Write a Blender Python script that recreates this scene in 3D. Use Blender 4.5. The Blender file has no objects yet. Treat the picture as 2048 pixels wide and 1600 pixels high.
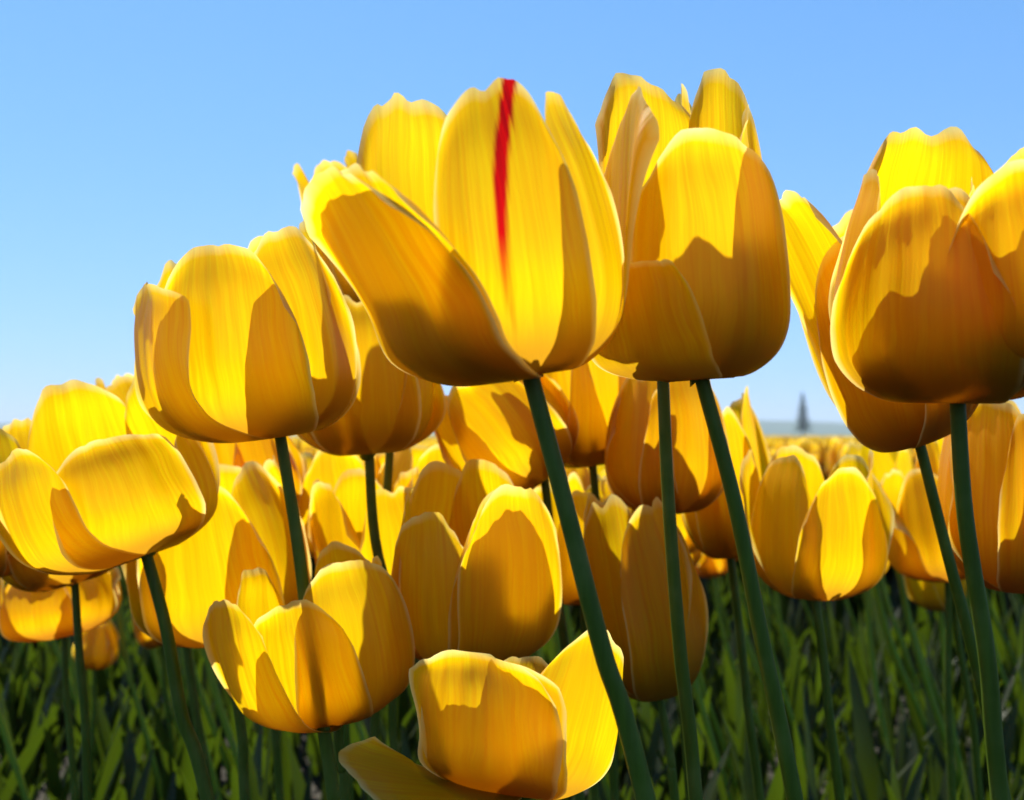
import bpy, math, random
import numpy as np
from mathutils import Vector, Matrix
R = math.radians
rng = random.Random(7)
S = bpy.context.scene
col = S.collection

# ------------------------------------------------------------------ camera, sky, sun, exposure
CAM_Z, FOC, PITCH = 0.42, 2000.0, 2.0          # FOC in pixels of the 2048-wide photograph
cam_d = bpy.data.cameras.new('camera'); cam = bpy.data.objects.new('camera', cam_d); col.objects.link(cam)
cam.location = (0, 0, CAM_Z); cam.rotation_euler = (R(90 + PITCH), 0, 0)
cam_d.sensor_width = 36; cam_d.lens = 36 * FOC / 2048
cam_d.clip_start = 0.01; cam_d.clip_end = 9000
cam_d.dof.use_dof = True; cam_d.dof.focus_distance = 0.30; cam_d.dof.aperture_fstop = 15
S.camera = cam

SUN_EL, SUN_AZ = 55, -27        # azimuth from the view direction, negative = left
w = bpy.data.worlds.new('World'); S.world = w; w.use_nodes = True
nt = w.node_tree; nt.nodes.clear()
sky = nt.nodes.new('ShaderNodeTexSky'); sky.sky_type = 'NISHITA'; sky.sun_disc = False
sky.sun_elevation = R(SUN_EL); sky.sun_rotation = R(SUN_AZ)
sky.altitude = 0; sky.air_density = 1.0; sky.dust_density = 0.1; sky.ozone_density = 1.8
bg = nt.nodes.new('ShaderNodeBackground'); bg.inputs[1].default_value = 0.118
out = nt.nodes.new('ShaderNodeOutputWorld')
# soft shoulder per channel, as a camera's curve keeps the bright horizon blue instead of white
den = nt.nodes.new('ShaderNodeVectorMath'); den.operation = 'MULTIPLY_ADD'; den.inputs[1].default_value = (.20, .165, .06); den.inputs[2].default_value = (1, 1, 1)
div = nt.nodes.new('ShaderNodeVectorMath'); div.operation = 'DIVIDE'
wb = nt.nodes.new('ShaderNodeVectorMath'); wb.operation = 'MULTIPLY'; wb.inputs[1].default_value = (.50, .98, 1.08)   # camera white balance
nt.links.new(sky.outputs[0], wb.inputs[0]); nt.links.new(wb.outputs[0], den.inputs[0]); nt.links.new(wb.outputs[0], div.inputs[0]); nt.links.new(den.outputs[0], div.inputs[1])
nt.links.new(div.outputs[0], bg.inputs[0]); nt.links.new(bg.outputs[0], out.inputs[0])

sd = bpy.data.lights.new('sun', 'SUN'); sd.energy = 5.0; sd.angle = R(0.5); sd.color = (1, .95, .86)
sun = bpy.data.objects.new('sun', sd); col.objects.link(sun)
sv = Vector((math.sin(R(SUN_AZ)) * math.cos(R(SUN_EL)), math.cos(R(SUN_AZ)) * math.cos(R(SUN_EL)), math.sin(R(SUN_EL))))
sun.rotation_euler = (-sv).to_track_quat('-Z', 'Y').to_euler()
sun.location = (0, 0, 5)

S.view_settings.view_transform = 'Standard'; S.view_settings.look = 'None'
S.view_settings.exposure = 0.93; S.view_settings.gamma = 1
cy = S.cycles
cy.max_bounces = 12; cy.diffuse_bounces = 10; cy.transmission_bounces = 6; cy.use_denoising = True
cy.caustics_reflective = False; cy.caustics_refractive = False
cy.filter_width = 1.6

# ------------------------------------------------------------------ helpers
CR = Matrix.Rotation(R(90 + PITCH), 3, 'X')
def at(px, py, d):
    """the point at depth d metres along the view axis seen at (px, py)"""
    return Vector((0, 0, CAM_Z)) + CR @ Vector(((px - 1024) / FOC * d, (800 - py) / FOC * d, -d))

def mesh_grid(name, P, mat, uv=None, smooth=True):
    """P: (nu, nv, 3) array -> one sheet"""
    nu, nv, _ = P.shape
    idx = np.arange(nu * nv).reshape(nu, nv)
    F = np.stack([idx[:-1, :-1], idx[:-1, 1:], idx[1:, 1:], idx[1:, :-1]], -1).reshape(-1, 4)
    me = bpy.data.meshes.new(name)
    me.from_pydata(P.reshape(-1, 3).tolist(), [], F.tolist())
    ul = me.uv_layers.new(name='UVMap')
    U = np.stack(np.meshgrid(np.linspace(0, 1, nu), np.linspace(0, 1, nv), indexing='ij'), -1).reshape(-1, 2)
    ul.data.foreach_set('uv', U[F.reshape(-1)][:, ::-1].reshape(-1))
    me.polygons.foreach_set('use_smooth', [True] * len(F))
    me.materials.append(mat); me.update()
    return me

def link(name, me, parent=None, loc=None):
    o = bpy.data.objects.new(name, me); col.objects.link(o)
    if parent: o.parent = parent
    if loc is not None: o.location = loc
    return o

def tag(o, label=None, cat=None, group=None, kind=None):
    if label: o['label'] = label
    if cat: o['category'] = cat
    if group: o['group'] = group
    if kind: o['kind'] = kind
    return o

def empty(name, loc):
    o = bpy.data.objects.new(name, None); col.objects.link(o); o.location = loc
    o.empty_display_size = .02
    return o

def catmull(P, n):
    P = np.array(P, float); Q = np.vstack([2 * P[0] - P[1], P, 2 * P[-1] - P[-2]])
    seg = len(P) - 1; o = []
    for t in np.linspace(0, seg, n):
        i = min(int(t), seg - 1); f = t - i
        a, b, c, d = Q[i:i + 4]
        o.append(.5 * ((2 * b) + (-a + c) * f + (2 * a - 5 * b + 4 * c - d) * f * f + (-a + 3 * b - 3 * c + d) * f ** 3))
    return np.array(o)

def tube(path, rad, sides=10, cap=True):
    """path (n,3), rad (n,) -> verts, faces"""
    path = np.array(path, float); n = len(path)
    rad = np.broadcast_to(np.array(rad, float), (n,))
    T = np.gradient(path, axis=0); T /= np.linalg.norm(T, axis=1)[:, None] + 1e-12
    ref = np.array([.13, 1, .07]) if abs(T[0][1]) < .8 else np.array([1, .1, .07])
    A = np.cross(T, ref); A /= np.linalg.norm(A, axis=1)[:, None]
    B = np.cross(T, A)
    th = np.linspace(0, 2 * np.pi, sides, endpoint=False)
    V = path[:, None] + rad[:, None, None] * (np.cos(th)[None, :, None] * A[:, None] + np.sin(th)[None, :, None] * B[:, None])
    F = []
    for i in range(n - 1):
        for j in range(sides):
            k = (j + 1) % sides
            F.append((i * sides + j, i * sides + k, (i + 1) * sides + k, (i + 1) * sides + j))
    V = V.reshape(-1, 3).tolist()
    if cap:
        F.append(tuple(range(sides - 1, -1, -1))); F.append(tuple((n - 1) * sides + j for j in range(sides)))
    return V, F

def mesh_vf(name, V, F, mat, smooth=True):
    me = bpy.data.meshes.new(name); me.from_pydata(V, [], F)
    if smooth: me.polygons.foreach_set('use_smooth', [True] * len(me.polygons))
    me.materials.append(mat); me.update(); return me

# ------------------------------------------------------------------ materials
def node(nt, t, **kw):
    n = nt.nodes.new(t)
    for k, v in kw.items(): setattr(n, k, v)
    return n

def sheet_material(name, front, trans, fac, rough, spec, stretch=(26, 1.2), base=None, stripe=False, rim_highlight=True, bump=.25, seedv=0):
    """a thin living sheet: reflecting and light-transmitting, with long veins"""
    m = bpy.data.materials.new(name); m.use_nodes = True; nt = m.node_tree; nt.nodes.clear(); L = nt.links.new
    out = node(nt, 'ShaderNodeOutputMaterial'); mix = node(nt, 'ShaderNodeMixShader'); mix.inputs[0].default_value = fac
    pb = node(nt, 'ShaderNodeBsdfPrincipled'); tr = node(nt, 'ShaderNodeBsdfTranslucent')
    pb.inputs['Roughness'].default_value = rough; pb.inputs['Specular IOR Level'].default_value = spec
    uv = node(nt, 'ShaderNodeUVMap'); mp = node(nt, 'ShaderNodeMapping'); mp.inputs['Scale'].default_value = (stretch[0], stretch[1], 1)
    oi = node(nt, 'ShaderNodeObjectInfo'); ca = node(nt, 'ShaderNodeCombineXYZ')
    wv = node(nt, 'ShaderNodeTexNoise'); wv.inputs['Scale'].default_value = 2.2; wv.inputs['Detail'].default_value = 2; L(uv.outputs[0], wv.inputs['Vector'])
    wd_ = node(nt, 'ShaderNodeVectorMath', operation='MULTIPLY_ADD'); wd_.inputs[1].default_value = (.16, .0, 0); L(wv.outputs['Color'], wd_.inputs[0]); L(uv.outputs[0], wd_.inputs[2])
    L(oi.outputs['Random'], ca.inputs[2]); sc = node(nt, 'ShaderNodeVectorMath', operation='SCALE'); sc.inputs['Scale'].default_value = 37
    L(ca.outputs[0], sc.inputs[0]); L(wd_.outputs[0], mp.inputs['Vector'])
    ad = node(nt, 'ShaderNodeVectorMath', operation='ADD'); L(mp.outputs[0], ad.inputs[0]); L(sc.outputs[0], ad.inputs[1])
    vein = node(nt, 'ShaderNodeTexNoise'); vein.inputs['Scale'].default_value = 1.6; vein.inputs['Detail'].default_value = 5; vein.inputs['Roughness'].default_value = .6
    L(ad.outputs[0], vein.inputs['Vector'])
    mp2 = node(nt, 'ShaderNodeMapping'); mp2.inputs['Scale'].default_value = (3.0, 1.6, 1); L(uv.outputs[0], mp2.inputs['Vector'])
    ad2 = node(nt, 'ShaderNodeVectorMath', operation='ADD'); L(mp2.outputs[0], ad2.inputs[0]); L(sc.outputs[0], ad2.inputs[1])
    blot = node(nt, 'ShaderNodeTexNoise'); blot.inputs['Scale'].default_value = 1.3; blot.inputs['Detail'].default_value = 3; L(ad2.outputs[0], blot.inputs['Vector'])
    def shade(c, tgt, amount=.28):
        dark = tuple(x * (1 - amount * (1 if i else .25)) for i, x in enumerate(c[:3])) + (1,)
        fine = node(nt, 'ShaderNodeTexNoise'); fine.inputs['Scale'].default_value = 4.5; fine.inputs['Detail'].default_value = 3; L(ad.outputs[0], fine.inputs['Vector'])
        a = node(nt, 'ShaderNodeMix', data_type='RGBA'); a.inputs[6].default_value = dark; a.inputs[7].default_value = c + (1,)
        r = node(nt, 'ShaderNodeMapRange'); r.inputs[1].default_value = .35; r.inputs[2].default_value = .62
        L(vein.outputs[0], r.inputs[0]); 
        fr = node(nt, 'ShaderNodeMapRange'); fr.inputs[1].default_value = .30; fr.inputs[2].default_value = .48; fr.inputs[3].default_value = .45; L(fine.outputs[0], fr.inputs[0])
        fm_ = node(nt, 'ShaderNodeMath', operation='MULTIPLY'); L(fr.outputs[0], fm_.inputs[0]); L(r.outputs[0], fm_.inputs[1]); L(fm_.outputs[0], a.inputs[0])
        b = node(nt, 'ShaderNodeMix', data_type='RGBA'); b.inputs[7].default_value = dark
        r2 = node(nt, 'ShaderNodeMapRange'); r2.inputs[1].default_value = .42; r2.inputs[2].default_value = .75; r2.inputs[4].default_value = .7
        L(blot.outputs[0], r2.inputs[0]); L(r2.outputs[0], b.inputs[0]); L(a.outputs[2], b.inputs[6])
        last = b.outputs[2]
        sep = node(nt, 'ShaderNodeSeparateXYZ'); L(uv.outputs[0], sep.inputs[0])
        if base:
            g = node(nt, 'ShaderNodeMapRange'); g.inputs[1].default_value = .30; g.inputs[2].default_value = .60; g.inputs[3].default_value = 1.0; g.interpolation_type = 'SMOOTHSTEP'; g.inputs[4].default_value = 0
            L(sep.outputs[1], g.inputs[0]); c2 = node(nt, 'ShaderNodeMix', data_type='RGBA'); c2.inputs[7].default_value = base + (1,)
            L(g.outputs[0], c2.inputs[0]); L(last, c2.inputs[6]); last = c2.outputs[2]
        if rim_highlight:
            # sunlit rim highlight painted into the petal colour as a cream edge
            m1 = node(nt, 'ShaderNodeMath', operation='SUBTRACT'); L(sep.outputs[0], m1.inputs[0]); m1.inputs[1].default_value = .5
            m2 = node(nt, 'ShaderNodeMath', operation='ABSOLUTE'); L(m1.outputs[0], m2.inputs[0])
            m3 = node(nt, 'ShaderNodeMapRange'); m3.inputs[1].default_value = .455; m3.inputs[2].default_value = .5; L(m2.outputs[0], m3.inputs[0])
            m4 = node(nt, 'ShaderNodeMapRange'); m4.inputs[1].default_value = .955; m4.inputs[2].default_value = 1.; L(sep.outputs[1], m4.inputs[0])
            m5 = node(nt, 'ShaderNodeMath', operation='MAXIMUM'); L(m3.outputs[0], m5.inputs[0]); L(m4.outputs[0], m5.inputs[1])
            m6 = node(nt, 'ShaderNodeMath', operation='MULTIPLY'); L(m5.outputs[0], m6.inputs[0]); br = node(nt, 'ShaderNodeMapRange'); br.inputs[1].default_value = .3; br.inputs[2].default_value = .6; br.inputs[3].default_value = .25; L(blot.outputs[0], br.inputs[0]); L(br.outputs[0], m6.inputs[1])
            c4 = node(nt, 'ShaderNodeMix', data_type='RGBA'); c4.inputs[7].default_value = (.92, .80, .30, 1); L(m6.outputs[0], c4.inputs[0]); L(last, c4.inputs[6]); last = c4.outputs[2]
        if stripe:
            # a narrow red flame: centre wanders with height, wide at the tip and fading out low down
            cv = node(nt, 'ShaderNodeFloatCurve'); cu = cv.mapping.curves[0]
            pts = [(0, .56), (.2, .54), (.35, .48), (.5, .435), (.68, .46), (.85, .55), (1, .665)]
            cu.points[0].location = pts[0]; cu.points[1].location = pts[-1]
            for p in pts[1:-1]: cu.points.new(*p)
            cv.mapping.update(); L(sep.outputs[1], cv.inputs['Value'])
            sub = node(nt, 'ShaderNodeMath', operation='SUBTRACT'); L(sep.outputs[0], sub.inputs[0]); L(cv.outputs[0], sub.inputs[1])
            ab = node(nt, 'ShaderNodeMath', operation='ABSOLUTE'); L(sub.outputs[0], ab.inputs[0])
            jit = node(nt, 'ShaderNodeMath', operation='MULTIPLY_ADD'); L(vein.outputs[0], jit.inputs[0]); jit.inputs[1].default_value = .085; L(ab.outputs[0], jit.inputs[2])
            wd = node(nt, 'ShaderNodeMapRange'); wd.inputs[1].default_value = .15; wd.inputs[2].default_value = .75; wd.inputs[3].default_value = .02; wd.inputs[4].default_value = .092
            L(sep.outputs[1], wd.inputs[0])
            df = node(nt, 'ShaderNodeMath', operation='SUBTRACT'); L(wd.outputs[0], df.inputs[0]); L(jit.outputs[0], df.inputs[1])
            mk = node(nt, 'ShaderNodeMapRange'); mk.inputs[1].default_value = -.02; mk.inputs[2].default_value = .018; L(df.outputs[0], mk.inputs[0])
            fd = node(nt, 'ShaderNodeMapRange'); fd.inputs[1].default_value = .40; fd.inputs[2].default_value = .66; L(sep.outputs[1], fd.inputs[0])
            fm = node(nt, 'ShaderNodeMath', operation='MULTIPLY'); L(mk.outputs[0], fm.inputs[0]); L(fd.outputs[0], fm.inputs[1]); mk = fm
            c3 = node(nt, 'ShaderNodeMix', data_type='RGBA'); red = node(nt, 'ShaderNodeMix', data_type='RGBA'); red.inputs[6].default_value = (.42, .002, .003, 1); red.inputs[7].default_value = (.85, .006, .004, 1)
            r3 = node(nt, 'ShaderNodeMapRange'); r3.inputs[1].default_value = .38; r3.inputs[2].default_value = .6; L(vein.outputs[0], r3.inputs[0]); L(r3.outputs[0], red.inputs[0]); L(red.outputs[2], c3.inputs[7])
            L(mk.outputs[0], c3.inputs[0]); L(last, c3.inputs[6]); last = c3.outputs[2]
        L(last, tgt)
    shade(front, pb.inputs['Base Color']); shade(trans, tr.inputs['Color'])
    bp = node(nt, 'ShaderNodeBump'); bp.inputs['Strength'].default_value = bump; bp.inputs['Distance'].default_value = .0006
    L(vein.outputs[0], bp.inputs['Height']); L(bp.outputs[0], pb.inputs['Normal']); L(bp.outputs[0], tr.inputs['Normal'])
    L(pb.outputs[0], mix.inputs[1]); L(tr.outputs[0], mix.inputs[2]); L(mix.outputs[0], out.inputs[0])
    return m

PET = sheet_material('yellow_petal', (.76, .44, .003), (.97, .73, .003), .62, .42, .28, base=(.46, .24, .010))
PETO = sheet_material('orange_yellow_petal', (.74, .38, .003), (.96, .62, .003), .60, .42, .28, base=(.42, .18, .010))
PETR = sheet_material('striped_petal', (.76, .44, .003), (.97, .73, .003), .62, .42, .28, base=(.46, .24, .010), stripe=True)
LEAF = sheet_material('tulip_leaf', (.022, .042, .005), (.065, .125, .005), .42, .42, .5, stretch=(40, 1.0), bump=.35, rim_highlight=False)

def solid(name, c, rough=.45, spec=.5, var=.3, scale=300, sss=0):
    m = bpy.data.materials.new(name); m.use_nodes = True; nt = m.node_tree; pb = nt.nodes['Principled BSDF']; L = nt.links.new
    n = node(nt, 'ShaderNodeTexNoise'); n.inputs['Scale'].default_value = scale; n.inputs['Detail'].default_value = 4
    g = node(nt, 'ShaderNodeNewGeometry'); L(g.outputs['Position'], n.inputs['Vector'])
    mx = node(nt, 'ShaderNodeMix', data_type='RGBA'); mx.inputs[6].default_value = tuple(x * (1 - var) for x in c) + (1,); mx.inputs[7].default_value = tuple(min(1, x * (1 + var)) for x in c) + (1,)
    L(n.outputs[0], mx.inputs[0]); L(mx.outputs[2], pb.inputs['Base Color'])
    if 'stem' in name:
        mpp = node(nt, 'ShaderNodeMapping'); mpp.inputs['Scale'].default_value = (2.2, 2.2, .06); L(g.outputs['Position'], mpp.inputs['Vector']); L(mpp.outputs[0], n.inputs['Vector'])
        wax = node(nt, 'ShaderNodeTexNoise'); wax.inputs['Scale'].default_value = 70; wax.inputs['Detail'].default_value = 5; L(g.outputs['Position'], wax.inputs['Vector'])
        wm = node(nt, 'ShaderNodeMix', data_type='RGBA'); wm.inputs[7].default_value = (.15, .19, .045, 1); wr = node(nt, 'ShaderNodeMapRange'); wr.inputs[1].default_value = .45; wr.inputs[2].default_value = .8; wr.inputs[4].default_value = .45
        L(wax.outputs[0], wr.inputs[0]); L(wr.outputs[0], wm.inputs[0]); L(mx.outputs[2], wm.inputs[6]); L(wm.outputs[2], pb.inputs['Base Color'])
        bp = node(nt, 'ShaderNodeBump'); bp.inputs['Distance'].default_value = .0004; bp.inputs['Strength'].default_value = .6; L(n.outputs[0], bp.inputs['Height']); L(bp.outputs[0], pb.inputs['Normal'])
    pb.inputs['Roughness'].default_value = rough; pb.inputs['Specular IOR Level'].default_value = spec
    if sss:
        pb.inputs['Subsurface Weight'].default_value = sss; pb.inputs['Subsurface Scale'].default_value = .004; pb.inputs['Subsurface Radius'].default_value = (.5, 1, .2)
    return m
STEM = solid('tulip_stem', (.06, .105, .006), .5, .22, .45, 240)
STEMF = solid('field_stem', (.16, .25, .012), .5, .25, .35, 160)  # paler than the near stems: sunlight on them is put into the colour
PISTIL = solid('pistil', (.55, .50, .16), .5)
ANTHER = solid('anther', (.10, .06, .02), .7)
SOIL = solid('soil', (.035, .026, .015), .95, .2, .5, 9)

# ------------------------------------------------------------------ petals
PROF = [(0, .22), (.08, .45), (.2, .74), (.35, .93), (.52, 1.0), (.7, .98), (.85, .91), (1, .76)]
def petal_pts(L, W, belly, rt, seed=0, k=1.12, roll=.05, ruf=.05, curl=0., tiltz=0., drop=.26, notch=0., fold=0., zb=.36, bend=(0, 0, 0), nu=36, nv=27, lip=.055, pleat=.022, nick=1.0, base=.05, low=.0, lop=0.):
    """local points of one petal in a frame x=outward, y=sideways, z=along the flower axis"""
    r_ = random.Random(seed)
    ph = [r_.uniform(0, 6.28) for _ in range(6)]
    nk = [(r_.uniform(-.85, .85), r_.uniform(.05, .16), r_.uniform(.002, .018)) for _ in range(4)]
    cl = catmull([(base * belly, 0), (.48 * belly, -low * L), (.86 * belly, .13 * L), (belly, zb * L),
                  ((belly + rt) / 2 + .05 * belly, .72 * L), (rt, L)], 60)
    ts = np.linspace(0, 1, 60)
    P = np.zeros((nu, nv, 3))
    for i, u in enumerate(np.linspace(0, 1, nu)):
        for j, v in enumerate(np.linspace(-1, 1, nv)):
            t = u * (1 - drop * abs(v) ** 2.3 * u ** 1.5) - notch * math.exp(-(v / .16) ** 2) * u ** 8
            t *= 1 + lop * v * u ** 3
            t += .012 * math.sin(5 * v + ph[0]) * u ** 6 + .003 * math.sin(13 * v + ph[1]) * u ** 8
            for nv_, nw, na in nk: t -= nick * na * math.exp(-((v - nv_) / nw) ** 2) * u ** 7
            t = max(0, min(1, t))
            r = np.interp(t, ts, cl[:, 0]); z = np.interp(t, ts, cl[:, 1])
            wd = W * np.interp(u, [p[0] for p in PROF], [p[1] for p in PROF]) * (1 + .03 * math.sin(7 * u + ph[2]))
            rc = k * max(r, .42 * belly)
            a = v * wd / rc; a = 1.45 * math.tanh(a / 1.45)
            x = r - rc + rc * math.cos(a); y = rc * math.sin(a)
            x += roll * W * abs(v) ** 3 * u + fold * W * v * u
            x += ruf * W * abs(v) ** 2 * u * math.sin(9 * u + 3 * v + ph[3]) + .4 * ruf * W * u * math.sin(6 * v + ph[4] + 2 * u)
            x += .030 * W * math.exp(-(v / .10) ** 2) * math.sin(math.pi * min(1, u * 1.05))
            x += pleat * W * math.sin(9 * v + ph[5] + 1.5 * u) * math.sin(math.pi * min(1, u)) * (.5 + .5 * abs(v)) + .35 * pleat * W * math.sin(23 * v + ph[2]) * u
            e = max(abs(v), u ** 1.5)
            if e > .84 and u > .25: x += lip * W * ((e - .84) / .16) ** 2 * (1 + .6 * math.sin(5 * u + 4 * v + ph[1])) * min(1, (u - .25) * 3)
            if curl and u > .72:
                q = (u - .72) / .28; x += curl * W * q * q; z -= abs(curl) * W * .35 * q ** 3
            z += tiltz * W * v * u
            x += bend[0] * u * u; y += bend[1] * u * u; z += bend[2] * u * u
            P[i, j] = (x, y, z)
    return P

def flower_frame(lean, pitch):
    """columns: camera right, toward camera, flower axis, after leaning right by lean and toward the camera by pitch"""
    M = Matrix.Rotation(R(lean), 3, 'Y') @ Matrix.Rotation(R(pitch), 3, 'X')
    return np.array(M)

def rot_petal(P, phi):
    """phi 0 = facing the camera (-Y), 90 = right (+X)"""
    a = R(phi); ox = np.array([math.sin(a), -math.cos(a), 0]); sy = np.array([math.cos(a), math.sin(a), 0])
    return P[..., 0:1] * ox + P[..., 1:2] * sy + P[..., 2:3] * np.array([0, 0, 1.0])

def leaf_pts(H, W, out_, az, twist=.6, seed=0, nu=22, nv=7, droop=.0):
    r_ = random.Random(seed); ph = r_.uniform(0, 6.28)
    P = np.zeros((nu, nv, 3)); ca, sa = math.cos(az), math.sin(az)
    for i, u in enumerate(np.linspace(0, 1, nu)):
        x = out_ * u ** 1.7; z = H * (math.sin(u * math.pi / 2 * (1 + droop)) if droop else u ** .95)
        wd = W * (math.sin(math.pi * min(1, .06 + .94 * u) ** .75) ** .8 if u < 1 else .0) * (1 if u < .999 else 0) + .0006
        tw = twist * (u - .3) * 2
        for j, v in enumerate(np.linspace(-1, 1, nv)):
            yy = v * wd; cup = .45 * wd * v * v * (1 - .6 * u)
            wav = .12 * wd * math.sin(11 * u + ph) * v
            lx = -cup * math.cos(tw) + yy * math.sin(tw) + wav; ly = yy * math.cos(tw) + cup * math.sin(tw)
            px_ = x + .004 + lx; py_ = ly
            P[i, j] = (px_ * ca - py_ * sa, px_ * sa + py_ * ca, z)
    return P

# ------------------------------------------------------------------ the individually placed tulips
def hero(label, base, d, lean, pitch, petals, foot, dfoot=None, stem_r=.0026, group=None, detail=True, leaves=2, seed=0, bow=0):
    """petals in photograph pixels at depth d; foot = x where the stem crosses the lower edge"""
    s = d / FOC
    B = at(base[0], base[1], d)
    dfoot = dfoot or d
    mid = at(foot, 1600, dfoot) if base[1] < 1450 else at(foot, base[1] + 260, dfoot)
    dirv = (mid - B); z0 = mid.z
    G = mid + Vector((dirv.x / max(.05, -dirv.z) * z0 * .85, dirv.y * .3, -z0))
    root = empty('tulip', G); tag(root, label, 'tulip', group)
    g = np.array(G)
    M = flower_frame(lean, pitch)
    for n, p in enumerate(petals):
        p = dict(p); phi = p.pop('phi'); mat = p.pop('mat', PET); lab = p.pop('label', None)
        P = petal_pts(seed=seed * 31 + n, **p) if 'seed' not in p else petal_pts(**p)
        P = rot_petal(P, phi) @ M.T * s + np.array(B) - g
        o = link('petal', mesh_grid('petal', P, mat), root)
        if lab: o['label'] = lab
    # stem: leaves the flower along its axis, then runs down to the root
    A = Vector(M[:, 2]); dl = (mid - B).length
    q = (mid - B) / dl
    pts = [B + A * 4 * s, B - A * 8 * s, B + q * dl * .3 + Vector((bow * s, 0, 0)), B + q * dl * .65 + Vector((bow * .6 * s, 0, 0)), mid, mid.lerp(G, .5), G]
    wob = random.Random(seed + 900); pts[2] += Vector((wob.uniform(-1, 1), 0, 0)) * .0014; pts[3] += Vector((wob.uniform(-1, 1), 0, 0)) * .0018
    C = catmull([tuple(p) for p in pts], 40)
    stem_r *= .76; rr = np.linspace(stem_r, stem_r * 1.35, 40); rr[0] = stem_r * 2.5; rr[1] = stem_r * 1.9; rr[2] = stem_r * 1.3
    V, F = tube(C - g, rr, 12)
    link('stem', mesh_vf('stem', V, F, STEM), root)
    if detail:
        h = petals[0]['L'] * s
        def loc(x, y, z): return M @ np.array([x, y, z]) + np.array(B) - g
        V, F = tube([loc(0, 0, t * h) for t in (.02, .15, .3, .40)], [h * .035, h * .05, h * .045, h * .04], 6)
        V2, F2 = tube([loc(0, 0, t * h) for t in (.40, .42, .45)], [h * .04, h * .085, h * .05], 6)
        F += [tuple(i + len(V) for i in f) for f in F2]; V += V2
        link('pistil', mesh_vf('pistil', V, F, PISTIL), root)
        for k in range(6):
            a = k * math.pi / 3 + .3; c, s_ = math.cos(a), math.sin(a)
            V, F = tube([loc(c * h * q_, s_ * h * q_, z * h) for q_, z in ((.05, .02), (.12, .15), (.15, .24))], h * .012, 5)
            V2, F2 = tube([loc(c * h * q_, s_ * h * q_, z * h) for q_, z in ((.15, .23), (.16, .3), (.17, .38))], [h * .015, h * .028, h * .015], 6)
            F += [tuple(i + len(V) for i in f) for f in F2]; V += V2
            link('stamen', mesh_vf('stamen', V, F, ANTHER), root)
    for k in range(leaves):
        r_ = random.Random(seed * 7 + k)
        H = min(.24, CAM_Z - .045 - d * 740 / FOC) * r_.uniform(.8, 1) if d < .5 else r_.uniform(.16, .24)
        H = max(.08, H)
        P = leaf_pts(H, r_.uniform(.012, .018), r_.uniform(.03, .07), r_.uniform(0, 6.28) , seed=seed * 5 + k)
        link('leaf', mesh_grid('leaf', P, LEAF), root)
    return root

D = dict
exec_list = []
def cup(L, W, b, rt, rot=0, n=6, var=.06, seed=0, mat=PET, openf=1.0, **kw):
    """an ordinary whole tulip of six petals, the inner three slightly narrower"""
    r_ = random.Random(seed); o = []
    for i in range(n):
        inner = i % 2
        o.append(D(phi=rot + i * 60 + r_.uniform(-8, 8), L=L * r_.uniform(1 - var, 1 + var) * (1.0 if inner else .97), W=W * r_.uniform(.92, 1.08) * (.92 if inner else 1),
                   belly=b * (.9 if inner else 1), rt=rt * r_.uniform(.8, 1.2) * (.85 if inner else 1.0), mat=mat, roll=r_.uniform(0, .12),
                   ruf=r_.uniform(.05, .11), curl=r_.choice([0, 0, .1, -.12]), notch=r_.choice([0, .02, .05]), **kw))
    return o

# the big one with the red flame
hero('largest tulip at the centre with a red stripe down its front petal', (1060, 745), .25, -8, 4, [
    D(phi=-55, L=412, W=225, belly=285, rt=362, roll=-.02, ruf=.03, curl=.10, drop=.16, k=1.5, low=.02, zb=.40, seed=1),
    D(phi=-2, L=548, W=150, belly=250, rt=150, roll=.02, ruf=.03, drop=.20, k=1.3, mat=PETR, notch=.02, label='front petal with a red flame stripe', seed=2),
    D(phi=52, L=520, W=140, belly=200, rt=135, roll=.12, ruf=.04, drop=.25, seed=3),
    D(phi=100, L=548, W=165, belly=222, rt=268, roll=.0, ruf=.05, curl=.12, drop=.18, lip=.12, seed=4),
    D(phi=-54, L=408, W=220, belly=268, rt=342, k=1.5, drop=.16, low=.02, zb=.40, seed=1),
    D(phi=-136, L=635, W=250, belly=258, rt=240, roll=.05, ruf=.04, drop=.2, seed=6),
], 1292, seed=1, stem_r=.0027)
hero('tall broad tulip just right of the striped one with a wide rounded front petal', (1404, 754), .27, -4, 3, [
    D(phi=6, L=462, W=208, belly=150, rt=122, roll=.0, ruf=.03, drop=.17, k=1.5, seed=11),
    D(phi=-46, L=225, W=150, belly=205, rt=215, roll=.02, drop=.06, k=1.4, ruf=.06, seed=12),
    D(phi=72, L=520, W=160, belly=118, rt=112, roll=.02, seed=13),
    D(phi=142, L=655, W=150, belly=145, rt=130, roll=.1, curl=.15, ruf=.08, seed=14),
    D(phi=-160, L=665, W=220, belly=165, rt=125, roll=.04, ruf=.06, seed=15, curl=.15, drop=.14, lop=.03),
    D(phi=-108, L=340, W=120, belly=165, rt=130, roll=.05, seed=16),
], 1590, seed=2, stem_r=.0024)
hero('tulip almost hidden behind the tall broad one, its stem just left of the main stem', (1325, 740), .345, -3, 0, [
    D(phi=0, L=520, W=120, belly=105, rt=80, ruf=.05, seed=17),
    D(phi=60, L=560, W=115, belly=100, rt=75, ruf=.09, seed=18),
    D(phi=-62, L=420, W=110, belly=95, rt=75, ruf=.05, seed=19),
    D(phi=-125, L=570, W=115, belly=105, rt=80, seed=20),
    D(phi=180, L=585, W=115, belly=105, rt=70, seed=21),
    D(phi=120, L=575, W=110, belly=105, rt=80, seed=22),
], 1392, seed=40, stem_r=.0026, bow=-6)
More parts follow.
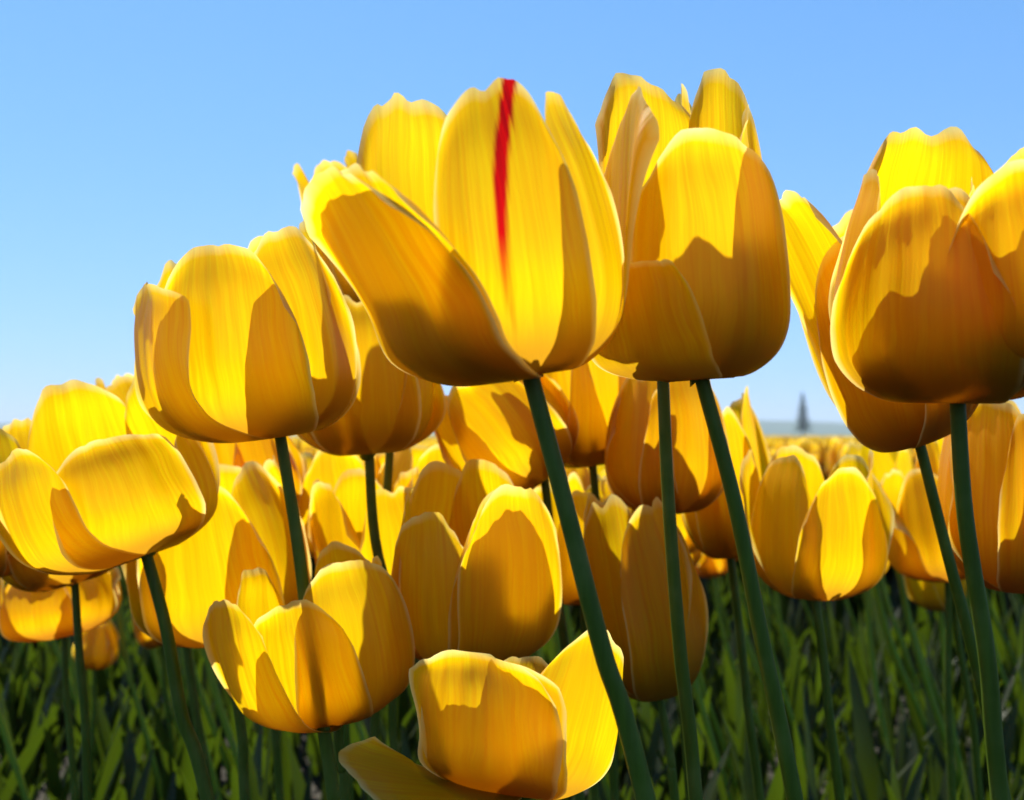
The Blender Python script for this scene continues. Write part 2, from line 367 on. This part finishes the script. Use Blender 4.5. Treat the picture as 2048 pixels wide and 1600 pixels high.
hero('large tulip at the right edge with a pale rim on its dark front petal', (1915, 795), .27, 0, 3, [
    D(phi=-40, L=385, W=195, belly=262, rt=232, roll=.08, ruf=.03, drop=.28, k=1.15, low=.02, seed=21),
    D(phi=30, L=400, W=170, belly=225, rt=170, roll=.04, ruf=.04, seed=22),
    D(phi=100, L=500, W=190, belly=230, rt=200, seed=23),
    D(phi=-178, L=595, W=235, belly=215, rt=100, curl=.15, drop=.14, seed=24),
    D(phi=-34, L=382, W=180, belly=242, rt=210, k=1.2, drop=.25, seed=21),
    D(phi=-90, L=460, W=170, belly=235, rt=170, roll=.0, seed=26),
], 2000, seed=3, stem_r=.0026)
hero('dark golden tulip cut off by the right picture edge beside the pale rimmed one', (2135, 745), .25, -7, 3, [
    D(phi=-35, L=405, W=205, belly=225, rt=205, drop=.2, k=1.3, lip=.12, seed=301),
    D(phi=-30, L=390, W=190, belly=205, rt=186, drop=.2, k=1.3, seed=302),
    D(phi=40, L=400, W=170, belly=200, rt=150, seed=303), D(phi=100, L=420, W=160, belly=190, rt=130, seed=304),
    D(phi=160, L=480, W=170, belly=190, rt=130, seed=305), D(phi=-120, L=420, W=140, belly=200, rt=120, seed=306)], 2180, seed=41, stem_r=.0026)
hero('orange shadowed tulip tucked behind the large right edge tulip', (1836, 878), .36, -21, 2, [
    D(phi=-20, L=430, W=150, belly=150, rt=120, mat=PETO, seed=31),
    D(phi=35, L=420, W=150, belly=165, rt=120, mat=PETO, seed=32),
    D(phi=-55, L=575, W=108, belly=112, rt=120, mat=PET, curl=.25, lip=.15, drop=.12, seed=33),
    D(phi=90, L=440, W=140, belly=160, rt=110, mat=PETO, seed=34),
    D(phi=150, L=480, W=150, belly=160, rt=90, seed=35),
    D(phi=-145, L=550, W=115, belly=120, rt=95, seed=36),
], 2010, seed=4, stem_r=.0024)
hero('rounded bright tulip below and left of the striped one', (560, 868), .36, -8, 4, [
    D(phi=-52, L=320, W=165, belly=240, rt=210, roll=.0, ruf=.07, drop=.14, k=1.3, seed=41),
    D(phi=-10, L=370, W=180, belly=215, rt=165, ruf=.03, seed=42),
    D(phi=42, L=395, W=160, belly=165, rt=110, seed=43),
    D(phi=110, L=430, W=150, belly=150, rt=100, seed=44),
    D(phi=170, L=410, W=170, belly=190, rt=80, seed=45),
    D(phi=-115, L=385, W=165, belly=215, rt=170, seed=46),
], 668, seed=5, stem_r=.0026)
hero('small tulip squeezed between the rounded tulip and the striped one', (738, 905), .45, -4, 0,
     cup(320, 135, 150, 105, rot=10, seed=51), 905, seed=6, stem_r=.0028, bow=-25)
hero('broad tulip at the left edge with dark panels under a straight rim', (292, 1108), .38, -20, 0, [
    D(phi=20, L=225, W=150, belly=200, rt=170, drop=.12, seed=61),
    D(phi=-35, L=260, W=150, belly=210, rt=190, drop=.15, seed=62),
    D(phi=-95, L=365, W=160, belly=220, rt=225, seed=63),
    D(phi=90, L=230, W=140, belly=170, rt=150, seed=64),
    D(phi=150, L=370, W=160, belly=170, rt=120, seed=65),
    D(phi=-145, L=410, W=180, belly=205, rt=140, seed=66),
], 415, seed=7, stem_r=.0027)
hero('tulip cut by the left edge under the broad left tulip', (148, 1165), .48, -16, 0, cup(235, 110, 125, 100, rot=20, seed=71), 175, seed=8, stem_r=.0022)
hero('low orange tulip at the far left over the dark leaves', (128, 1268), .58, -10, 0, cup(150, 90, 115, 90, rot=0, seed=81, mat=PETO), 150, seed=9, stem_r=.0022)
hero('small closed yellow bud low on the left', (190, 1335), .85, 4, 0, cup(98, 36, 40, 14, rot=30, seed=91), 182, seed=10, stem_r=.002, detail=False)
hero('small leaning orange tulip just right of the low bud', (322, 1290), .85, -22, 0, cup(108, 34, 36, 20, rot=0, seed=92, mat=PETO), 350, seed=11, stem_r=.002, detail=False)
hero('leaning tulip with dim base between the broad left tulip and the next stem', (460, 1272), .46, -8, 2, cup(350, 150, 172, 140, rot=5, seed=101), 490, seed=12, stem_r=.0026)
hero('tulip with a bright folded rim crossed by a dark stem', (680, 1425), .38, -8, 4, [
    D(phi=-45, L=290, W=140, belly=200, rt=205, drop=.16, seed=111),
    D(phi=32, L=325, W=150, belly=160, rt=135, drop=.16, seed=112),
    D(phi=-8, L=270, W=125, belly=165, rt=165, drop=.15, seed=113),
    D(phi=90, L=300, W=110, belly=130, rt=110, seed=114),
    D(phi=160, L=330, W=130, belly=140, rt=80, seed=115),
    D(phi=-110, L=310, W=130, belly=170, rt=150, seed=116),
], 690, seed=13, stem_r=.0022)
hero('wide tulip left of the thick stem with one deeply shaded petal', (945, 1325), .40, -2, 3, [
    D(phi=-32, L=320, W=130, belly=150, rt=130, drop=.2, seed=121),
    D(phi=36, L=370, W=145, belly=172, rt=160, drop=.2, seed=122),
    D(phi=32, L=362, W=135, belly=152, rt=130, seed=123),
    D(phi=160, L=400, W=130, belly=150, rt=90, seed=124),
    D(phi=-150, L=400, W=130, belly=150, rt=110, seed=125),
    D(phi=-90, L=350, W=120, belly=150, rt=110, seed=126),
], 935, seed=14, stem_r=.0022)
hero('wide open drooping tulip lowest at the bottom of the picture', (1034, 1588), .29, 8, -18, [
    D(phi=-30, L=240, W=200, belly=215, rt=250, drop=.12, ruf=.13, nick=1.6, seed=131),
    D(phi=38, L=325, W=165, belly=165, rt=190, roll=.05, ruf=.1, nick=1.6, seed=132),
    D(phi=-62, L=5, W=175, belly=205, rt=362, k=2.2, tiltz=-.38, drop=.22, seed=133),
    D(phi=-24, L=236, W=190, belly=198, rt=230, drop=.14, seed=134),
    D(phi=180, L=290, W=150, belly=140, rt=140, seed=135),
    D(phi=-130, L=240, W=150, belly=190, rt=220, seed=136),
], 1130, seed=15, stem_r=.0026)
hero('tilted tulip behind the thick centre stem, left side', (1085, 958), .48, -38, 0, cup(285, 118, 132, 105, rot=0, seed=141), 1160, seed=16, stem_r=.0026)
hero('upright tulip behind the thick centre stem, right side', (1185, 928), .50, -8, 0, cup(310, 110, 112, 95, rot=25, seed=151), 1230, seed=17, stem_r=.0024)
hero('orange backlit tulip under the tall broad one', (1335, 1022), .46, -2, 0, cup(290, 110, 120, 85, rot=12, seed=161, mat=PETO), 1385, seed=18, stem_r=.0034)
hero('long narrow orange tulip low between two dark stems', (1318, 1385), .44, -11, 0, cup(400, 118, 110, 110, rot=20, seed=171), 1350, seed=19, stem_r=.0022)
hero('bright flared tulip against the dark leaves on the right', (1630, 1188), .46, 0, 3, cup(290, 115, 130, 115, rot=8, seed=181), 1680, seed=20, stem_r=.0024)
hero('dark orange tulip cut by the right edge low down', (2052, 1175), .40, -2, 0, cup(390, 135, 150, 110, rot=0, seed=191, mat=PETO), 2120, seed=21, stem_r=.0024)
hero('orange tulip half hidden behind the right hand stems', (1905, 1150), .62, -12, 0, cup(230, 100, 120, 100, rot=30, seed=201, mat=PETO), 1960, seed=22, stem_r=.0026)
hero('slim yellow tulip between the two right stems', (1890, 1035), .62, 0, 0, cup(170, 50, 55, 45, rot=0, seed=211), 1905, seed=23, stem_r=.0026, detail=False)
hero('yellow tulip beside the dark leaning stem of the tall broad one', (1460, 1110), .52, -6, 0, cup(330, 85, 85, 70, rot=0, seed=221), 1520, seed=24, stem_r=.0026)
hero('small far tulip showing between two stems at centre left', (690, 1115), .58, -4, 0, cup(220, 92, 98, 85, rot=0, seed=231), 700, seed=25, stem_r=.0024)
hero('pale tulip whose top meets the little gap of sky', (868, 1085), .56, 0, 0, cup(205, 110, 122, 115, rot=15, seed=241), 880, seed=26, stem_r=.0024)
hero('ruffled golden tulip in the crowd between the two thin centre left stems', (770, 1215), .50, -6, 2, cup(270, 110, 120, 112, rot=22, seed=311), 800, seed=42, stem_r=.0024)
hero('golden tulip low behind the thick centre stem, above the drooping one', (1165, 1200), .52, -4, 2, cup(250, 90, 98, 86, rot=15, seed=321), 1190, seed=43, stem_r=.0024)
hero('tulip peeking out behind the upper left of the striped one', (790, 640), .50, -23, 0, cup(350, 85, 92, 60, rot=0, seed=251), 745, seed=27, stem_r=.0026)
hero('orange tulip behind the stem of the rounded left tulip', (520, 1050), .55, -12, 0, cup(240, 85, 95, 75, rot=40, seed=261, mat=PETO), 560, seed=28, stem_r=.0024)
hero('tulip top behind the left edge tulip', (340, 1000), .52, -22, 0, cup(270, 85, 90, 60, rot=10, seed=271), 420, seed=29, stem_r=.0024)
hero('tulip at the left border with only a bright flank showing', (-35, 1150), .46, 0, 0, cup(320, 105, 115, 95, rot=10, seed=281), -20, seed=30, stem_r=.0024)

# ------------------------------------------------------------------ the field behind
def proto(seed, mat, leanx=0):
    """local meshes of a whole plant, origin at the root"""
    r_ = random.Random(seed); parts = []
    h = r_.uniform(.285, .335); L = r_.uniform(.055, .066)
    lx = -r_.uniform(.025, .095); ly = r_.uniform(-.02, .02)
    lean = r_.uniform(-16, 2); M = flower_frame(lean, r_.uniform(-6, 6))
    top = np.array([lx, ly, h])
    op = r_.choice([.1, .2, .28, .32, .42, .5]); wd = r_.uniform(.33, .41); bl = r_.uniform(.33, .43)
    for p in cup(L, L * wd, L * bl, L * op, rot=r_.uniform(0, 60), seed=seed, mat=mat, var=.12):
        p = dict(p); phi = p.pop('phi'); p.pop('mat')
        P = petal_pts(seed=seed * 3 + int(phi), nu=12, nv=9, **p)
        parts.append(('petal', mesh_grid('field_petal', rot_petal(P, phi) @ M.T + top, mat)))
    A = M[:, 2]
    C = catmull([tuple(top + A * .002), tuple(top - A * .006), (lx * .8, ly, h * .7), (lx * .35, ly * .5, h * .35), (0, 0, 0)], 16)
    rr = np.linspace(.0021, .003, 16); rr[0] = .0038
    V, F = tube(C, rr, 8); parts.append(('stem', mesh_vf('field_stem', V, F, STEMF)))
    for k in range(3):
        P = leaf_pts(r_.uniform(.11, .19), r_.uniform(.007, .013), r_.uniform(.015, .06), r_.uniform(0, 6.28), seed=seed + k, nu=14, nv=5, twist=r_.uniform(-.8, .8))
        parts.append(('leaf', mesh_grid('field_leaf', P, LEAF)))
    return parts
protos = [proto(100 + i, PETO if i % 4 == 3 else PET) for i in range(14)]

frng = random.Random(21)
spots = []
tries = 0
while len(spots) < 235 and tries < 20000:
    tries += 1
    d = .74 + 1.4 * frng.random() ** .8
    x = frng.uniform(-.66, .66) * (d + .12)
    if all((x - a) ** 2 + (d - b) ** 2 > .065 ** 2 for a, b in spots): spots.append((x, d))
NAMED = {37: 'small tulip just behind the right side of the bright flared tulip',
         108: 'small tulip low under the half hidden orange one at the right',
         134: 'highest of three small tulips glimpsed between the two stems under the tall broad one',
         170: 'middle one of three small tulips glimpsed between the two stems under the tall broad one',
         0: 'lowest of three small tulips glimpsed between the two stems under the tall broad one',
         218: 'small tulip directly right of the thick centre stem at mid height',
         31: 'small tulip glimpsed between the thick centre stem and the long narrow orange tulip',
         61: 'small dim tulip farthest back just left of the thick centre stem',
         92: 'far small tulip showing above the bright flared tulip near the distant conifer'}
for si, (x, d) in enumerate(spots):
    pr = protos[frng.randrange(len(protos))]
    root = empty('tulip', (x, d, 0)); root.rotation_euler = (0, 0, frng.choice([0, 0, frng.uniform(-.5, .5)]))
    sc = frng.uniform(.9, 1.06); root.scale = (sc, sc, sc)
    tag(root, NAMED.get(si, 'smaller tulip standing in the shaded field behind the large blooms'), 'tulip', 'tulips in the field behind the large blooms')
    for n, me in pr: link(n, me, root)

# beyond them the field goes on as one mass of blooms, stems and leaves
def field_mass():
    V, F, MI = [], [], []
    low = []
    for s in range(4):
        r_ = random.Random(500 + s); vs, fs, ms = [], [], []
        h = .30; L = .06
        for p in cup(L, L * .37, L * .40, L * .28, rot=r_.uniform(0, 60), seed=s):
            p = dict(p); phi = p.pop('phi'); p.pop('mat'); P = rot_petal(petal_pts(seed=s, nu=5, nv=4, **p), phi) + np.array([0, 0, h])
            b = len(vs); vs += P.reshape(-1, 3).tolist()
            for i in range(4):
                for j in range(3): fs.append((b + i * 4 + j, b + i * 4 + j + 1, b + i * 4 + j + 5, b + i * 4 + j + 4)); ms.append(0)
        v2, f2 = tube([(0, 0, h), (.01, 0, h * .5), (.02, 0, 0)], .0026, 3, cap=False); b = len(vs); vs += v2; fs += [tuple(i + b for i in f) for f in f2]; ms += [1] * len(f2)
        for k in range(2):
            P = leaf_pts(.22, .014, .05, r_.uniform(0, 6.28), nu=5, nv=2, seed=k); b = len(vs); vs += P.reshape(-1, 3).tolist()
            for i in range(4): fs.append((b + i * 2, b + i * 2 + 1, b + i * 2 + 3, b + i * 2 + 2)); ms.append(2)
        low.append((np.array(vs), fs, ms))
    r_ = random.Random(9); tot = 0
    for n in range(7500):
        d = 2.0 + 26 * r_.random() ** 2.0; x = r_.uniform(-.75, .75) * d
        v, f, m = low[r_.randrange(4)]; a = r_.uniform(0, 6.28); c, s = math.cos(a), math.sin(a); q = r_.uniform(.9, 1.15)
        W_ = np.stack([v[:, 0] * c - v[:, 1] * s + x, v[:, 0] * s + v[:, 1] * c + d, v[:, 2] * q], -1)
        V.append(W_); F.append(np.array([list(t) for t in f]) + tot); MI += m; tot += len(v)
    V = np.concatenate(V); F = np.concatenate(F)
    me = bpy.data.meshes.new('tulip_field'); me.vertices.add(len(V)); me.vertices.foreach_set('co', V.reshape(-1))
    me.loops.add(F.size); me.loops.foreach_set('vertex_index', F.reshape(-1).astype('i4'))
    me.polygons.add(len(F)); me.polygons.foreach_set('loop_start', np.arange(0, F.size, 4, dtype='i4'))
    for m in (PET, STEM, LEAF): me.materials.append(m)
    me.update(calc_edges=True)
    me.polygons.foreach_set('material_index', np.array(MI, 'i4')); me.polygons.foreach_set('use_smooth', np.ones(len(F), bool))
    me.uv_layers.new(name='UVMap')
    o = link('tulip_field', me)
    tag(o, 'dense yellow tulip field running to the horizon', 'tulip field', kind='stuff')
field_mass()

# dense low leaves between the near stems
def leaf_bed():
    r_ = random.Random(33); V, F = [], []
    for n in range(3400):
        d = .7 + 2.0 * r_.random(); x = r_.uniform(-.7, .7) * (d + .15)
        P = leaf_pts(r_.uniform(.05, .21), r_.uniform(.003, .010), r_.uniform(.01, .07), r_.uniform(0, 6.28), seed=n, nu=7, nv=3, twist=r_.uniform(-1, 1)) + np.array([x, d, 0])
        b = len(V); V += P.reshape(-1, 3).tolist()
        for i in range(6):
            for j in range(2): F.append((b + i * 3 + j, b + i * 3 + j + 1, b + i * 3 + j + 4, b + i * 3 + j + 3))
    me = mesh_vf('tulip_leaves', V, F, LEAF); me.uv_layers.new(name='UVMap')
    tag(link('tulip_leaves', me), 'dense dark green leaves between the tulip stems', 'leaves', kind='stuff')
leaf_bed()

# ------------------------------------------------------------------ ground, hills and the far conifer
def ground():
    n = 40; xs = np.sign(np.linspace(-1, 1, n)) * np.abs(np.linspace(-1, 1, n)) ** 4 * 4000
    P = np.zeros((n, n, 3))
    for i, y in enumerate(xs):
        for j, x in enumerate(xs): P[i, j] = (x, y, 0)
    m = bpy.data.materials.new('field_ground'); m.use_nodes = True; nt = m.node_tree; pb = nt.nodes['Principled BSDF']; L = nt.links.new
    g = node(nt, 'ShaderNodeNewGeometry'); ln = node(nt, 'ShaderNodeVectorMath', operation='LENGTH'); L(g.outputs['Position'], ln.inputs[0])
    mr = node(nt, 'ShaderNodeMapRange'); mr.inputs[1].default_value = 20; mr.inputs[2].default_value = 60; L(ln.outputs['Value'], mr.inputs[0])
    nz = node(nt, 'ShaderNodeTexNoise'); nz.inputs['Scale'].default_value = 14; nz.inputs['Detail'].default_value = 8; L(g.outputs['Position'], nz.inputs['Vector'])
    a = node(nt, 'ShaderNodeMix', data_type='RGBA'); a.inputs[6].default_value = (.010, .009, .005, 1); a.inputs[7].default_value = (.03, .024, .013, 1); L(nz.outputs[0], a.inputs[0])
    b = node(nt, 'ShaderNodeMix', data_type='RGBA'); b.inputs[7].default_value = (.12, .13, .02, 1); L(mr.outputs[0], b.inputs[0]); L(a.outputs[2], b.inputs[6]); L(b.outputs[2], pb.inputs['Base Color'])
    pb.inputs['Roughness'].default_value = .95
    bp = node(nt, 'ShaderNodeBump'); bp.inputs['Distance'].default_value = .02; L(nz.outputs[0], bp.inputs['Height']); L(bp.outputs[0], pb.inputs['Normal'])
    tag(link('ground', mesh_grid('ground', P, m)), 'dark soil of the tulip field', kind='structure')
ground()

def hills():
    nx, ny = 160, 10; P = np.zeros((ny, nx, 3)); r_ = random.Random(4); ph = [r_.uniform(0, 6) for _ in range(5)]
    for j in range(nx):
        x = -1600 + 3200 * j / (nx - 1)
        h = 26 + 9 * math.sin(x / 310 + ph[0]) + 5 * math.sin(x / 120 + ph[1]) + 1.8 * math.sin(x / 37 + ph[2]) + r_.uniform(-.8, .8)
        for i in range(ny):
            t = i / (ny - 1); P[i, j] = (x * (1 + .2 * t), 1300 + 500 * t, -1 + h * math.sin(t * math.pi * .5))
    m = solid('wooded_hill', (.05, .09, .05), .95, .1, .4, .05)
    tag(link('hills', mesh_grid('hills', P, m)), 'low wooded hills on the horizon', kind='structure')
hills()

def conifer(px, d, H):
    r_ = random.Random(12)
    b = at(px, 870, d); b.z = 0
    root = empty('conifer_tree', b); tag(root, 'far pointed dark green conifer on the horizon seen through the gap', 'tree')
    bark = solid('bark', (.08, .05, .03), .9); nd = solid('needles', (.05, .10, .05), .8, .2, .5, 3)
    V, F = tube([(0, 0, 0), (.03, 0, H * .4), (0, .02, H * .97)], [.22, .14, .02], 8); link('trunk', mesh_vf('trunk', V, F, bark), root)
    V, F = [], []
    for k in range(210):
        t = (k / 210) ** .9; z = H * (.14 + .86 * t); rad = H * .24 * (1 - t) ** .85 * r_.uniform(.55, 1.15) + .03; a = k * 2.4 + r_.uniform(-.3, .3)
        c, s = math.cos(a), math.sin(a)
        for q in range(16):
            f = .15 + .85 * (q + .5) / 16; cx, cy, cz = c * rad * f, s * rad * f, z - .22 * rad * f + r_.uniform(-.04, .04)
            for side in (-1, 1):
                l = rad * .28 * (1.15 - f) + .09; e = a + side * r_.uniform(.6, 1.1); i0 = len(V)
                ex, ey = math.cos(e) * l, math.sin(e) * l; up = r_.uniform(-.1, .06)
                V += [(cx, cy, cz + .05), (cx + ex * .6 - ey * .22, cy + ey * .6 + ex * .22, cz + up * .5), (cx + ex, cy + ey, cz + up - .04), (cx + ex * .6 + ey * .22, cy + ey * .6 - ex * .22, cz + up * .5 - .05)]
                F.append((i0, i0 + 1, i0 + 2, i0 + 3))
    o = link('crown', mesh_vf('crown', V, F, nd, False), root)
conifer(1606, 250, 11.2)

# the thin summer air that pales the far hills
def haze():
    me = bpy.data.meshes.new('haze'); x, y0, y1, z0, z1 = 3000, -60, 2600, -3, 60
    V = [(a, b, c) for a in (-x, x) for b in (y0, y1) for c in (z0, z1)]
    me.from_pydata(V, [], [(0, 1, 3, 2), (4, 6, 7, 5), (0, 4, 5, 1), (2, 3, 7, 6), (0, 2, 6, 4), (1, 5, 7, 3)])
    m = bpy.data.materials.new('haze'); m.use_nodes = True; nt = m.node_tree; nt.nodes.clear()
    o = node(nt, 'ShaderNodeOutputMaterial'); v = node(nt, 'ShaderNodeVolumePrincipled'); v.inputs['Density'].default_value = .0004; v.inputs['Color'].default_value = (.8, .9, 1, 1)
    nt.links.new(v.outputs[0], o.inputs['Volume']); me.materials.append(m)
    tag(link('haze', me), 'thin pale haze over the fields', 'haze', kind='stuff')
haze()
